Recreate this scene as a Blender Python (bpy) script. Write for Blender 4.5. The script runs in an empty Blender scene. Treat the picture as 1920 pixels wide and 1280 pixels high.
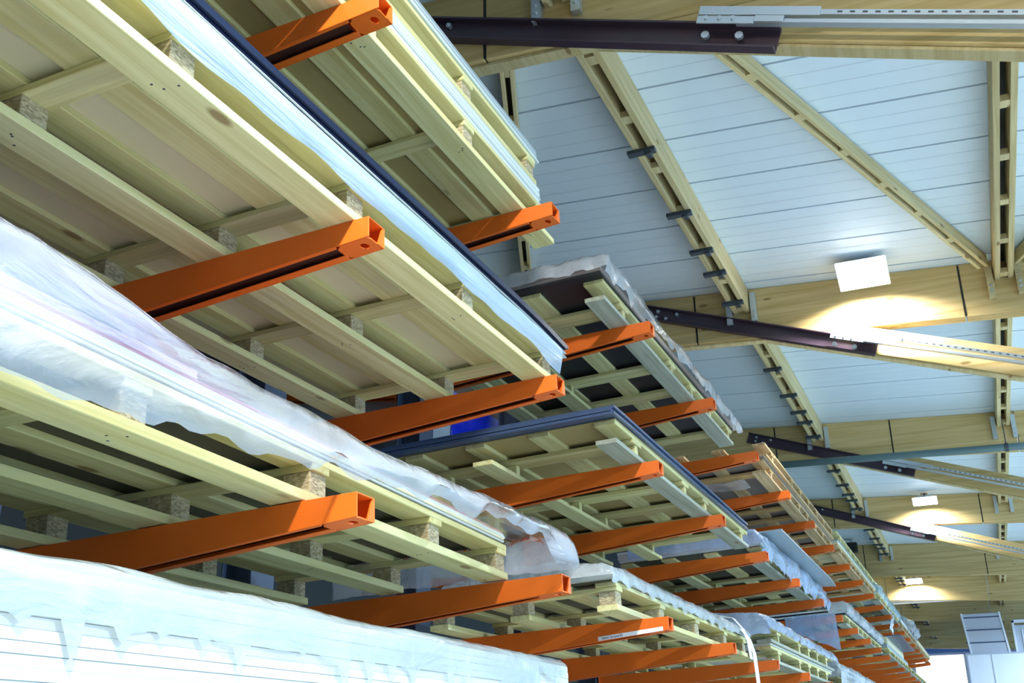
import bpy, bmesh, math, random
from mathutils import Vector, Matrix, noise
random.seed(7)
S = bpy.context.scene
COL = S.collection
PI = math.pi

# ------------------------------------------------------------------ camera
F_PX, YAW, PITCH, ROLL = 1992.587, 0.4020497, 0.3716809, -0.0120552
fw = Vector((-math.sin(YAW)*math.cos(PITCH), math.cos(YAW)*math.cos(PITCH), math.sin(PITCH)))
rt = Vector((math.cos(YAW), math.sin(YAW), 0)); up = rt.cross(fw)
r2 = math.cos(ROLL)*rt + math.sin(ROLL)*up
u2 = -math.sin(ROLL)*rt + math.cos(ROLL)*up
cam = bpy.data.objects.new('camera', bpy.data.cameras.new('camera'))
COL.objects.link(cam)
M = Matrix((r2, u2, -fw)).transposed().to_4x4(); M.translation = Vector((0, 0, 1.7))
cam.matrix_world = M
cam.data.sensor_width = 36; cam.data.lens = F_PX/1920*36; cam.data.clip_start = .05; cam.data.clip_end = 300
S.camera = cam
# ------------------------------------------------------------------ light and exposure
S.view_settings.view_transform = 'Standard'; S.view_settings.look = 'None'
S.view_settings.gamma = 1; S.view_settings.use_curve_mapping = False
S.view_settings.exposure = 0.0
W = bpy.data.worlds.new('daylight'); S.world = W; W.use_nodes = True
W.node_tree.nodes['Background'].inputs[0].default_value = (.40, .66, 1.0, 1)
W.node_tree.nodes['Background'].inputs[1].default_value = 2.6
S.cycles.max_bounces = 8; S.cycles.diffuse_bounces = 5; S.cycles.transparent_max_bounces = 16
S.cycles.sample_clamp_indirect = 6
LAMP_W = 260
def area(name, loc, rot, sx, sy, watt, col, spread=PI):
    d = bpy.data.lights.new(name, 'AREA'); d.shape = 'RECTANGLE'; d.size = sx; d.size_y = sy
    d.energy = watt; d.color = col; d.spread = spread
    o = bpy.data.objects.new(name, d); COL.objects.link(o); o.location = loc; o.rotation_euler = rot
    return o
LAMPS = [(.0, .05, LAMP_W*1.9), (-.5, 9.32, LAMP_W*.34), (-.56, 19.32, LAMP_W*.2), (-1.40, 29.35, LAMP_W*.4)]
FILL_LAMPS = [(5.6, 2.5, LAMP_W*4.5), (5.6, 12.5, LAMP_W*6), (5.6, 22.5, LAMP_W*5), (2.8, 30.5, LAMP_W*1.5)]  # unseen fill lamps, added to brighten and cool the ceiling and far cabin

# ------------------------------------------------------------------ materials
def mat(name):
    m = bpy.data.materials.new(name); m.use_nodes = True
    return m, m.node_tree.nodes, m.node_tree.links, m.node_tree.nodes['Principled BSDF']
def simple(name, c, rough=.6, metal=0, bump=0, bscale=60, var=.0, spec=.5):
    m, n, l, b = mat(name)
    b.inputs['Base Color'].default_value = (*c, 1); b.inputs['Roughness'].default_value = rough
    b.inputs['Metallic'].default_value = metal; b.inputs['Specular IOR Level'].default_value = spec
    tc = n.new('ShaderNodeTexCoord')
    if var:
        nz = n.new('ShaderNodeTexNoise'); nz.inputs['Scale'].default_value = 3; nz.inputs['Detail'].default_value = 4
        l.new(tc.outputs['Object'], nz.inputs['Vector'])
        mp = n.new('ShaderNodeMapRange'); mp.inputs[3].default_value = 1-var; mp.inputs[4].default_value = 1+var
        l.new(nz.outputs['Fac'], mp.inputs[0])
        h = n.new('ShaderNodeHueSaturation'); h.inputs['Color'].default_value = (*c, 1)
        l.new(mp.outputs[0], h.inputs['Value']); l.new(h.outputs[0], b.inputs['Base Color'])
    if bump:
        nz = n.new('ShaderNodeTexNoise'); nz.inputs['Scale'].default_value = bscale
        l.new(tc.outputs['Object'], nz.inputs['Vector'])
        bp = n.new('ShaderNodeBump'); bp.inputs['Strength'].default_value = bump; bp.inputs['Distance'].default_value = .01
        l.new(nz.outputs['Fac'], bp.inputs['Height']); l.new(bp.outputs[0], b.inputs['Normal'])
    return m
def wood(name, light, dark, axis, knots=True, stain=.45, spacing=1.0, rough=.75):
    "sawn timber: long grain along one axis, knots, patchy grey weathering, a tone of its own for each board"
    m, n, l, b = mat(name)
    tc = n.new('ShaderNodeTexCoord'); oi = n.new('ShaderNodeObjectInfo')
    off = n.new('ShaderNodeVectorMath'); off.operation = 'ADD'
    sc = n.new('ShaderNodeVectorMath'); sc.operation = 'SCALE'; sc.inputs['Scale'].default_value = 37
    cmb = n.new('ShaderNodeCombineXYZ')
    for i in range(3): l.new(oi.outputs['Random'], cmb.inputs[i])
    l.new(cmb.outputs[0], sc.inputs[0]); l.new(tc.outputs['Object'], off.inputs[0]); l.new(sc.outputs[0], off.inputs[1])
    def mapping(long, cross):
        mp = n.new('ShaderNodeMapping'); s = [cross]*3; s[axis] = long
        mp.inputs['Scale'].default_value = s; l.new(off.outputs[0], mp.inputs['Vector']); return mp
    g = n.new('ShaderNodeTexNoise'); g.inputs['Scale'].default_value = 1; g.inputs['Detail'].default_value = 5
    g.inputs['Distortion'].default_value = .6
    l.new(mapping(1.3*spacing, 34*spacing).outputs[0], g.inputs['Vector'])
    ramp = n.new('ShaderNodeValToRGB'); ramp.color_ramp.elements[0].position = .35; ramp.color_ramp.elements[1].position = .62
    ramp.color_ramp.elements[0].color = (*dark, 1); ramp.color_ramp.elements[1].color = (*light, 1)
    l.new(g.outputs['Fac'], ramp.inputs[0])
    st = n.new('ShaderNodeTexNoise'); st.inputs['Scale'].default_value = 1; st.inputs['Detail'].default_value = 3
    l.new(mapping(1.6, 5).outputs[0], st.inputs['Vector'])
    sr = n.new('ShaderNodeMapRange'); sr.inputs[1].default_value = .55; sr.inputs[2].default_value = .8; sr.inputs[4].default_value = stain
    l.new(st.outputs['Fac'], sr.inputs[0])
    mx = n.new('ShaderNodeMixRGB'); mx.inputs[2].default_value = (.28, .30, .27, 1)
    l.new(sr.outputs[0], mx.inputs[0]); l.new(ramp.outputs[0], mx.inputs[1])
    last = mx
    if knots:
        vo = n.new('ShaderNodeTexVoronoi'); vo.inputs['Scale'].default_value = 1
        l.new(mapping(2.2, 6.5).outputs[0], vo.inputs['Vector'])
        kr = n.new('ShaderNodeMapRange'); kr.inputs[1].default_value = .07; kr.inputs[2].default_value = .12
        kr.inputs[3].default_value = .75; kr.inputs[4].default_value = 0
        l.new(vo.outputs['Distance'], kr.inputs[0])
        mk = n.new('ShaderNodeMixRGB'); mk.inputs[2].default_value = (.20, .11, .04, 1)
        l.new(kr.outputs[0], mk.inputs[0]); l.new(last.outputs[0], mk.inputs[1]); last = mk
    hs = n.new('ShaderNodeHueSaturation')
    v = n.new('ShaderNodeMapRange'); v.inputs[3].default_value = .82; v.inputs[4].default_value = 1.12
    l.new(oi.outputs['Random'], v.inputs[0]); l.new(v.outputs[0], hs.inputs['Value']); l.new(last.outputs[0], hs.inputs['Color'])
    l.new(hs.outputs[0], b.inputs['Base Color']); b.inputs['Roughness'].default_value = rough
    b.inputs['Specular IOR Level'].default_value = .2
    bp = n.new('ShaderNodeBump'); bp.inputs['Strength'].default_value = .35; bp.inputs['Distance'].default_value = .004
    l.new(g.outputs['Fac'], bp.inputs['Height']); l.new(bp.outputs[0], b.inputs['Normal'])
    return m
def chipboard():
    m, n, l, b = mat('chipboard')
    tc = n.new('ShaderNodeTexCoord'); vo = n.new('ShaderNodeTexVoronoi'); vo.inputs['Scale'].default_value = 130
    mp = n.new('ShaderNodeMapping'); mp.inputs['Scale'].default_value = (.6, .6, 1.6)
    l.new(tc.outputs['Object'], mp.inputs[0]); l.new(mp.outputs[0], vo.inputs['Vector'])
    r = n.new('ShaderNodeValToRGB'); r.color_ramp.elements[0].color = (.22, .17, .09, 1); r.color_ramp.elements[1].color = (.62, .55, .36, 1)
    l.new(vo.outputs['Color'], r.inputs[0]); l.new(r.outputs[0], b.inputs['Base Color'])
    bp = n.new('ShaderNodeBump'); bp.inputs['Strength'].default_value = .5; bp.inputs['Distance'].default_value = .003
    l.new(vo.outputs['Distance'], bp.inputs['Height']); l.new(bp.outputs[0], b.inputs['Normal'])
    b.inputs['Roughness'].default_value = .9
    return m
def film_mat(name, col, clear=.35, bump=.6, scale=9, stretch=(1, .35, 1)):
    "polythene: milky, thin, shiny, creased"
    m, n, l, b = mat(name); n.remove(b)
    out = n['Material Output']
    tc = n.new('ShaderNodeTexCoord'); mp = n.new('ShaderNodeMapping'); mp.inputs['Scale'].default_value = stretch
    nz = n.new('ShaderNodeTexNoise'); nz.inputs['Scale'].default_value = scale; nz.inputs['Detail'].default_value = 6; nz.inputs['Distortion'].default_value = 1.4
    l.new(tc.outputs['Object'], mp.inputs[0]); l.new(mp.outputs[0], nz.inputs['Vector'])
    bp = n.new('ShaderNodeBump'); bp.inputs['Strength'].default_value = bump; bp.inputs['Distance'].default_value = .03
    l.new(nz.outputs['Fac'], bp.inputs['Height'])
    d = n.new('ShaderNodeBsdfDiffuse'); t = n.new('ShaderNodeBsdfTranslucent'); g = n.new('ShaderNodeBsdfGlossy'); tr = n.new('ShaderNodeBsdfTransparent')
    for x in (d, t, g): l.new(bp.outputs[0], x.inputs['Normal'])
    d.inputs[0].default_value = (*col, 1); t.inputs[0].default_value = (*col, 1); g.inputs['Roughness'].default_value = .18
    a = n.new('ShaderNodeMixShader'); a.inputs[0].default_value = .4; l.new(d.outputs[0], a.inputs[1]); l.new(t.outputs[0], a.inputs[2])
    c = n.new('ShaderNodeMixShader'); fr = n.new('ShaderNodeFresnel'); fr.inputs[0].default_value = 1.45
    l.new(bp.outputs[0], fr.inputs['Normal'])
    l.new(fr.outputs[0], c.inputs[0]); l.new(a.outputs[0], c.inputs[1]); l.new(g.outputs[0], c.inputs[2])
    e = n.new('ShaderNodeMixShader')
    n2 = n.new('ShaderNodeTexNoise'); n2.inputs['Scale'].default_value = 4; n2.inputs['Detail'].default_value = 3
    l.new(mp.outputs[0], n2.inputs['Vector'])
    r = n.new('ShaderNodeMapRange'); r.inputs[1].default_value = .35; r.inputs[2].default_value = .7
    r.inputs[3].default_value = max(clear-.2, 0); r.inputs[4].default_value = min(clear+.25, 1)
    l.new(n2.outputs['Fac'], r.inputs[0]); l.new(r.outputs[0], e.inputs[0])
    l.new(c.outputs[0], e.inputs[1]); l.new(tr.outputs[0], e.inputs[2]); l.new(e.outputs[0], out.inputs['Surface'])
    return m
def emis(name, col, s):
    m, n, l, b = mat(name); n.remove(b)
    e = n.new('ShaderNodeEmission'); e.inputs[0].default_value = (*col, 1); e.inputs[1].default_value = s
    l.new(e.outputs[0], n['Material Output'].inputs[0]); return m
PL, PD = (.68, .65, .34), (.55, .50, .22)
MT = dict(
    wy=wood('pallet_wood_long', PL, PD, 1), wx=wood('pallet_wood_cross', PL, PD, 0),
    wyb=wood('old_pallet_wood_long', (.62, .47, .27), (.42, .28, .13), 1, stain=.5), wxb=wood('old_pallet_wood_cross', (.64, .44, .20), (.45, .28, .11), 0, stain=.4),
    wg=wood('grey_pallet_wood', (.40, .42, .34), (.28, .30, .23), 1, stain=.7),
    glx=wood('spruce_glulam', (.66, .50, .24), (.52, .37, .15), 0, stain=.12, spacing=.6),
    gly=wood('spruce_plank', (.68, .58, .33), (.55, .44, .22), 1, stain=.2, spacing=.8),
    glz=wood('spruce_post', (.66, .50, .24), (.52, .37, .15), 2, stain=.12, spacing=.6),
    chip=chipboard(),
    orange=simple('orange_paint', (.78, .145, .010), .42, bump=.05, bscale=220, var=.06),
    ochre=simple('ochre_board', (.36, .29, .12), .7, var=.12), umber=simple('dark_umber_board', (.085, .078, .045), .7, var=.15),
    slot_shade=simple('dark_slot_shade', (.05, .012, .004), .7),  # shade inside the arm slots, put in as colour
    colm=simple('rack_column_paint', (.045, .07, .12), .5),
    white=simple('white_sheet', (.52, .565, .56), .5, var=.04), grey=simple('grey_sheet', (.30, .37, .40), .4, var=.1),
    pale=simple('pale_green_sheet', (.66, .76, .76), .45, var=.05), black=simple('black_sheet', (.016, .018, .022), .5),
    navy=simple('dark_blue_sheet', (.004, .011, .04), .35, var=.2), lilac=simple('lilac_sheet', (.42, .34, .58), .5),
    slate=simple('slate_blue_sheet', (.05, .085, .17), .35, bump=.3, bscale=14), board=simple('beige_board', (.66, .62, .40), .7, var=.06),
    brownb=simple('brown_grey_board', (.20, .17, .16), .5, var=.1), plum=simple('plum_sheet', (.28, .04, .12), .5),
    ceil=simple('white_ceiling_panel', (.72, .84, .96), .55, spec=.25), seam=simple('ceiling_joint', (.30, .37, .46), .8),
    steelb=simple('brown_painted_steel', (.055, .035, .055), .38, bump=.06, bscale=90), steel=simple('galvanised_steel', (.60, .66, .72), .35, .75, bump=.1, bscale=60),
    clip=simple('dark_steel_clip', (.05, .065, .085), .5), pipe=simple('green_grey_pipe', (.10, .17, .18), .35),
    floor=simple('concrete_floor', (.34, .34, .30), .6, var=.08), wall=simple('wall_panel', (.045, .06, .07), .7),
    wallw=simple('white_wall_panel', (.80, .83, .92), .5, var=.04), blue=simple('blue_panel', (.10, .24, .62), .5),
    bluebox=simple('bright_blue_wrap', (.005, .03, .75), .3, bump=.3, bscale=12), silver=simple('silver_panel', (.62, .68, .82), .3, .35),
    dark=simple('black_plastic_and_gap_shade', (.012, .014, .014), .5), label=simple('paper_label', (.85, .87, .92), .5), ink=simple('label_ink', (.03, .04, .16), .6),
    f_white=film_mat('milky_film', (.60, .67, .77), .44, bump=.9, scale=5), f_clear=film_mat('clear_film', (.86, .90, .96), .5),
    f_blue=film_mat('blue_film', (.56, .74, .97), .14, bump=.35, stretch=(1.5, .10, 2.5)), f_ice=film_mat('icy_film', (.68, .75, .78), .25), f_sky=film_mat('grey_blue_film', (.40, .55, .80), .12),
    f_torn=film_mat('torn_film', (.52, .62, .64), .34, bump=.4),
    f_teal=film_mat('teal_film', (.40, .62, .66), .2),
    glow=emis('floodlight_glass', (.93, .97, 1), 30), day=emis('daylit_gate_panel', (.95, .98, 1), 2.2), strap=simple('white_strap', (.86, .88, .95), .45),
)
# ------------------------------------------------------------------ mesh helpers
class MB:
    def __init__(s): s.v = []; s.f = []
    def quad(s, *p):
        i = len(s.v); s.v += [tuple(q) for q in p]; s.f.append(tuple(range(i, i+len(p)))); return s
    def hexa(s, p):   # 8 points, bottom ring then top ring
        i = len(s.v); s.v += [tuple(q) for q in p]
        for f in ((0, 3, 2, 1), (4, 5, 6, 7), (0, 1, 5, 4), (1, 2, 6, 5), (2, 3, 7, 6), (3, 0, 4, 7)): s.f.append(tuple(i+k for k in f))
        return s
    def box(s, x0, x1, y0, y1, z0, z1):
        return s.hexa([(x0, y0, z0), (x1, y0, z0), (x1, y1, z0), (x0, y1, z0), (x0, y0, z1), (x1, y0, z1), (x1, y1, z1), (x0, y1, z1)])
    def prism(s, prof, a0, a1, axis=1):
        "extrude a closed 2-D profile along an axis"
        def P(q, a):
            return (q[0], a, q[1]) if axis == 1 else ((a, q[0], q[1]) if axis == 0 else (q[0], q[1], a))
        n = len(prof); i = len(s.v); s.v += [P(q, a0) for q in prof]+[P(q, a1) for q in prof]
        s.f.append(tuple(i+k for k in range(n))); s.f.append(tuple(i+n+k for k in reversed(range(n))))
        for k in range(n): s.f.append((i+k, i+n+k, i+n+(k+1) % n, i+(k+1) % n))
        return s
    def cyl(s, p0, p1, r, n=14):
        p0 = Vector(p0); p1 = Vector(p1); d = (p1-p0).normalized(); a = d.orthogonal().normalized(); b = d.cross(a)
        i = len(s.v)
        for p in (p0, p1):
            for k in range(n): s.v.append(tuple(p+r*(math.cos(2*PI*k/n)*a+math.sin(2*PI*k/n)*b)))
        for k in range(n): s.f.append((i+k, i+(k+1) % n, i+n+(k+1) % n, i+n+k))
        s.f.append(tuple(i+k for k in reversed(range(n)))); s.f.append(tuple(i+n+k for k in range(n)))
        return s
    def mesh(s, name, m, bev=0, smooth=False):
        me = bpy.data.meshes.new(name); me.from_pydata(s.v, [], s.f)
        bm = bmesh.new(); bm.from_mesh(me); bmesh.ops.recalc_face_normals(bm, faces=bm.faces)
        if bev: bmesh.ops.bevel(bm, geom=bm.edges[:], offset=bev, segments=1, affect='EDGES', clamp_overlap=True)
        bm.to_mesh(me); bm.free()
        me.materials.append(MT[m] if isinstance(m, str) else m)
        if smooth: me.shade_smooth()
        return me
def put(name, me, parent=None, loc=None):
    o = bpy.data.objects.new(name, me); COL.objects.link(o)
    if parent: o.parent = parent
    if loc is not None: o.location = loc
    return o
def tag(o, label, cat, group=None, kind=None):
    o['label'] = label; o['category'] = cat
    if group: o['group'] = group
    if kind: o['kind'] = kind
    return o
def thing(name, label, cat, loc=(0, 0, 0), rot=(0, 0, 0), group=None):
    o = put(name, None, None, loc); o.rotation_euler = rot
    return tag(o, label, cat, group)
def struct(name, me, loc=(0, 0, 0), label=None):
    o = put(name, me, None, loc); o['kind'] = 'structure'
    if label: o['label'] = label
    return o
def copy_tree(o, parent=None):
    c = o.copy(); COL.objects.link(c)
    if parent: c.parent = parent
    for ch in list(o.children): copy_tree(ch, c)
    return c
BC = {}
def board(dx, dy, dz, m, bev=.002, warp=0):
    "a centred plank; equal planks share a mesh"
    k = (round(dx, 3), round(dy, 3), round(dz, 3), m, warp)
    if k not in BC: BC[k] = MB().box(-dx/2, dx/2, -dy/2, dy/2, -dz/2, dz/2).mesh('plank', m, bev)
    return BC[k]

# ------------------------------------------------------------------ rack frame of reference
XT, AA = -1.43706, 0.0488446
LV = {'A': 3.94902, 'B': 3.15136, 'C': 2.34533, 'D': 1.5413}
LNAME = {'A': 'top', 'B': 'middle', 'C': 'lower', 'D': 'bottom'}
Y0, PITCHY = 2.33769, 1.5
ca, sa = math.cos(AA), math.sin(AA)
def rk(L, u, y, w=0):
    "point on the rack: u back from the arm tips, y along the aisle, w above the arms"
    return Vector((XT-u*ca-w*sa, y, LV[L]-u*sa+w*ca))
TILT = (0, -AA, 0)
ORD = ['nearest', 'second', 'third', 'fourth', 'fifth', 'sixth', 'seventh', 'eighth', 'ninth', 'tenth', 'eleventh', 'twelfth', 'thirteenth', 'fourteenth',
       'fifteenth', 'sixteenth', 'seventeenth', 'eighteenth', 'nineteenth', 'twentieth', 'twenty-first']

# ------------------------------------------------------------------ the hall
SL = -.0574
def roofz(x): return 5.87+SL*(x+.6)
XL, XR, YB, YE = -7.0, 9.0, -9.0, 46.0
cb = MB(); sb = MB(); y = 6.0-.7*21
ys = []
while y < YE: ys.append(y); y += .7
for i in range(len(ys)-1):
    a, b = ys[i]+.008, ys[i+1]-.008
    nr = 4
    for r in range(nr):   # shallow ribs between two joints
        p, q = a+(b-a)*r/nr, a+(b-a)*(r+1)/nr
        cb.quad((XL, p, roofz(XL)), (XR, p, roofz(XR)), (XR, q-.006, roofz(XR)), (XL, q-.006, roofz(XL)))
        if r < nr-1: cb.quad((XL, q-.006, roofz(XL)), (XR, q-.006, roofz(XR)), (XR, q, roofz(XR)+.001), (XL, q, roofz(XL)+.001))
    for p in (a, b): cb.quad((XL, p, roofz(XL)), (XR, p, roofz(XR)), (XR, p, roofz(XR)+.02), (XL, p, roofz(XL)+.02))
    sb.quad((XL, b, roofz(XL)+.012), (XR, b, roofz(XR)+.012), (XR, b+.016, roofz(XR)+.012), (XL, b+.016, roofz(XL)+.012))
struct('ceiling', cb.mesh('ceiling', 'ceil'))
struct('trim_1', sb.mesh('ceiling_joints', 'seam'))
struct('trim_2', MB().hexa([(XL, YB, roofz(XL)+.03), (XR, YB, roofz(XR)+.03), (XR, YE, roofz(XR)+.03), (XL, YE, roofz(XL)+.03),
                            (XL, YB, roofz(XL)+.2), (XR, YB, roofz(XR)+.2), (XR, YE, roofz(XR)+.2), (XL, YE, roofz(XL)+.2)]).mesh('roof_deck', 'ceil'))
struct('floor', MB().box(-7.5, 9.2, -14, 50, -.1, 0).mesh('floor', 'floor'))
struct('wall_left', MB().box(XL-.1, XL, YB, YE, 0, 6.3).mesh('wall_left', 'wall'))
struct('wall_front', MB().box(XL, 14, YB-.1, YB, 0, 6.3).mesh('wall_front', 'wall'))
# far end: white daylit gate, blue band, white wall
struct('wall_back', MB().box(XL, -2.6, YE, YE+.1, 0, 6.5).box(-2.6, XR, YE, YE+.1, 5.18, 6.5).box(-.75, XR, YE, YE+.1, 0, 5.18).mesh('wall_back', 'wallw'))
g = struct('door_1', MB().box(-2.6, -.75, YE+.02, YE+.06, 0, 5.18).mesh('gate_panels', 'day'), label='white daylit gate in the far end wall')
put('door_frame', MB().box(-.80, -.72, YE-.03, YE+.02, 0, 5.18).box(-2.6, -.75, YE-.03, YE, 5.15, 5.2).mesh('gate_frame', 'wallw'), g)
struct('trim_3', MB().box(-2.6, XR, YE-.12, YE-.01, 5.24, 5.50).mesh('blue_band', 'blue'))

BT, BDEP = .14, .52      # beam thickness and depth
BEAMS = [4.66+5*i for i in range(-2, 9)]
KX = -1.48
ZOFF = 0
def zb(x): return 5.405+ZOFF+SL*(x-KX)
def beam_set(i, Y):
    global ZOFF
    n = i-2
    ZOFF = 0 if n < 4 else (-.17 if n == 4 else -.10)
    pos = ['over the near end of the rack', 'second from the camera behind the big floodlight', 'third from the camera above the grey pipe', 'fourth from the camera behind the small floodlight',
           'fifth from the camera', 'sixth from the camera lit by the farthest lamp', 'seventh from the camera', 'eighth from the camera', 'ninth and farthest from the camera']
    lab = ('spruce glulam roof beam with forked brace, ' if n < 4 else 'deep spruce glulam roof beam without brace, ')+(pos[n] if 0 <= n < len(pos) else 'behind the camera number %s' % ('two' if i else 'one'))
    t = thing('roof_beam', lab, 'beam', (KX, Y, zb(KX)), group='glulam roof beams across the hall')
    x0, x1 = XL+.02, 4.0
    f = lambda x, z: (x-KX, z-zb(KX))
    top = roofz(0)+.0
    mb = MB()
    cuts = [x0, -2.13, .30, x1] if n != 2 else [x0, -2.25, -.72, .80, x1]
    for a, b in zip(cuts[:-1], cuts[1:]):      # lamellas butt with a fine open joint
        a2, b2 = a+.006, b-.006
        mb.prism([f(a2, zb(a2)), f(b2, zb(b2)), f(b2, roofz(b2)-.002), f(a2, roofz(a2)-.002)], 0, BT)
    put('timber', mb.mesh('beam_timber', 'glx', .004), t)
    xe = 3.55
    bl = lambda x: zb(KX)-.332*(x-KX)
    xm = KX+.26/.2746
    if n < 4: put('brace', MB().prism([f(KX, zb(KX)-.002), f(xe, bl(xe)), f(xe, bl(xe)+.26), f(xm, zb(xm)-.002)], .002, BT-.002).mesh('brace_timber', 'glx', .003), t)
    # light lath under the beam and the brace
    if n < 4: put('soffit_lath', MB().prism([f(x0, zb(x0)-.022), f(KX, zb(KX)-.022), f(KX, zb(KX)-.002), f(x0, zb(x0)-.002)], .03, BT-.02)
        .prism([f(KX, zb(KX)-.024), f(xe, bl(xe)-.022), f(xe, bl(xe)-.002), f(KX, zb(KX)-.004)], .03, BT-.02).mesh('lath', 'gly', .002), t)
    if -1 <= n <= 4:
        for a, b in ((cuts[1], 0), (cuts[2], 0)):
            put('joint_strip', MB().prism([f(a-.008, zb(a)+.01), f(a+.008, zb(a)+.01), f(a+.008, roofz(a)-.02), f(a-.008, roofz(a)-.02)], -.003, .02).mesh('joint', 'dark'), t)
    # post at the low end of the brace
    p = put('timber_post', MB().box(-.1, .1, 0, BT, 0, zb(3.9)-.01).mesh('post', 'glz', .004), None, (3.72, Y, 0))
    tag(p, 'square spruce post carrying the roof beam numbered %s from the near end' % (ORD[i] if i else 'first'), 'post', 'posts under the roof beams')
    return t
for i, Y in enumerate(BEAMS): beam_set(i, Y)
ZOFF = 0

# brown steel channel and galvanised strut bolted on each brace
BN = {0: 'beam nearest the camera', 1: 'second roof beam', 2: 'third roof beam', 3: 'fourth roof beam', 4: 'fifth roof beam'}
ang = math.atan(.342)
for n in range(0, 4):
    Y = 4.66+5*n
    xs, zs = -2.62, 5.79
    if n == 0: xs = -2.66
    L = (-.49-xs)/math.cos(ang)
    if n == 0: zs = 5.715+.342*(-2.385-xs)-.01
    else: zs = 5.83+.342*(-2.57-xs)
    t = thing('steel_channel', 'dark brown painted steel channel slanting across the '+BN[n], 'steel channel', (xs, Y-.004, zs), (0, ang, 0), 'brown steel channels on the roof braces')
    h = .072
    prof = [(-.065, -h), (-.065, -h+.012), (-.012, -h+.012), (-.012, h-.012), (-.065, h-.012), (-.065, h), (0, h), (0, -h)]
    put('profile', MB().prism(prof, 0, L, 0).mesh('channel', 'steelb', .001), t)
    for bx, bz in ((.12, .03), (.12, -.03), (.32, .03), (.22, -.03)):
        put('bolt', MB().cyl((bx, -.013, bz), (bx, -.04, bz), .017, 6).cyl((bx, -.04, bz), (bx, -.05, bz), .009, 8).mesh('bolt', 'steel'), t)
    a2 = math.atan(.327)
    xr, zr = -.86, 5.255 if n == 0 else 5.30
    r = thing('strut_rail', 'galvanised perforated twin rail running down along the brace of the '+BN[n], 'rail', (xr, Y-.075, zr), (0, a2, 0), 'galvanised rails on the roof braces')
    LR = 4.45
    m1 = MB(); m2 = MB()
    m1.box(.2, LR, -.045, 0, .012, .042); m2.box(.2, LR, -.045, 0, -.035, -.012)
    put('upper_rail', m1.mesh('rail', 'steel', .002), r); put('lower_rail', m2.mesh('rail', 'steel', .002), r)
    sl = MB()
    for k in range(60): sl.box(.7+k*.06, .725+k*.06, -.0455, -.044, .022, .032)
    put('slots', sl.mesh('slots', 'clip'), r)
    put('splice_bracket', MB().box(0, .62, -.056, -.046, .0, .052).box(0, .30, -.056, -.046, -.05, -.006).box(.30, .45, -.060, -.05, -.04, -.004).mesh('bracket', 'steel', .002), r)
    for bx, bz in ((.05, -.022), (.12, -.022), (.19, -.022), (.045, -.085), (.225, -.085)):
        put('bolt', MB().cyl((bx, -.056 if bz > -.08 else .012, bz), (bx, -.068 if bz > -.08 else -.008, bz), .012 if bz > -.08 else .022, 8).mesh('bolt', 'steel'), r)

# purlins: two planks with packing blocks, hung between the beams
PX = [-4.0, -1.67, .66, 3.0]
PNAME = ['left', 'left middle', 'right middle', 'right']
def twin_plank(name, label, cat, p, q, hgt, wid, gap, step, clips=False, brackets=True, group=None):
    p = Vector(p); q = Vector(q); d = q-p; L = d.length; rz = math.atan2(-d.x, d.y); rx = math.asin(max(-1, min(1, d.z/L)))
    t = thing(name, label, cat, p, (rx, 0, rz), group)
    for s in (-1, 1):
        put('plank', board(wid, L, hgt, 'gly', .003), t, (s*(gap/2+wid/2), L/2, -hgt/2))
    put('shadow_gap_strip', board(gap, L, .01, 'dark', 0), t, (0, L/2, -.012))  # added dark strip; shade between the planks put in as colour
    k = 0; y = step*.6
    while y < L-.1:
        put('packing_block', board(gap, .09, .05, 'gly', .002), t, (0, y, -hgt+.028)); y += step
    if clips:
        for c in clips:
            put('clip', MB().box(-.1, .1, -.03, .03, -.03, 0).box(.03, .07, -.02, .05, -.05, -.03).mesh('clip', 'clip', .002), t, (-.02, c*L, -hgt))
    return t
BAY = ['first', 'second', 'third', 'fourth', 'fifth', 'sixth', 'seventh', 'eighth']
for n in range(-1, 8):
    ya, yb = 4.66+5*n+BT+.004, 9.66+5*n-.004
    for j, x in enumerate(PX):
        if n > 4 and j in (0, 3): continue
        where = 'in the %s bay of the roof' % BAY[n] if n >= 0 else 'in the bay over the camera'
        t = twin_plank('roof_purlin', 'twin plank purlin, %s row, %s' % (PNAME[j], where), 'purlin', (x, ya, roofz(x)-.006), (x, yb, roofz(x)-.006), .25 if j != 2 else .19, .045, .062, .72,
                       clips=(.32, .53, .68, .78, .93) if j == 1 else None, group='twin plank purlins under the ceiling')
        for s in ((-1, 1) if n < 4 else ()):   # hanger plates lapping the face of the far beam
            pl = put('hanger_plate', MB().box(-.028, .028, -.05, 0, -.36, -.06).mesh('plate', 'gly' if j == 2 and n == 0 else 'steel', .002), t, (s*.118, yb-ya-.002, 0))
            put('screw', MB().cyl((0, -.05, -.30), (0, -.062, -.30), .014, 8).cyl((0, -.05, -.25), (0, -.062, -.25), .012, 8).mesh('screw', 'steel'), pl)
for (p, q, lb) in (((-1.16, 5.0), (.50, 9.50), 'between the two middle purlin rows'),
                   ((-2.16, 5.0), (-3.75, 9.3), 'behind the near top load'),
                   ((2.5, 5.0), (.80, 9.50), 'at the right edge of the photo')):
    zp = min(roofz(p[0]), roofz(q[0]))
    twin_plank('diagonal_brace', 'thin twin plank diagonal '+lb, 'brace', (*p, roofz(p[0])-.02), (*q, roofz(q[0])-.02), .11, .03, .035, .62, group='diagonal braces under the ceiling')

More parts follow.
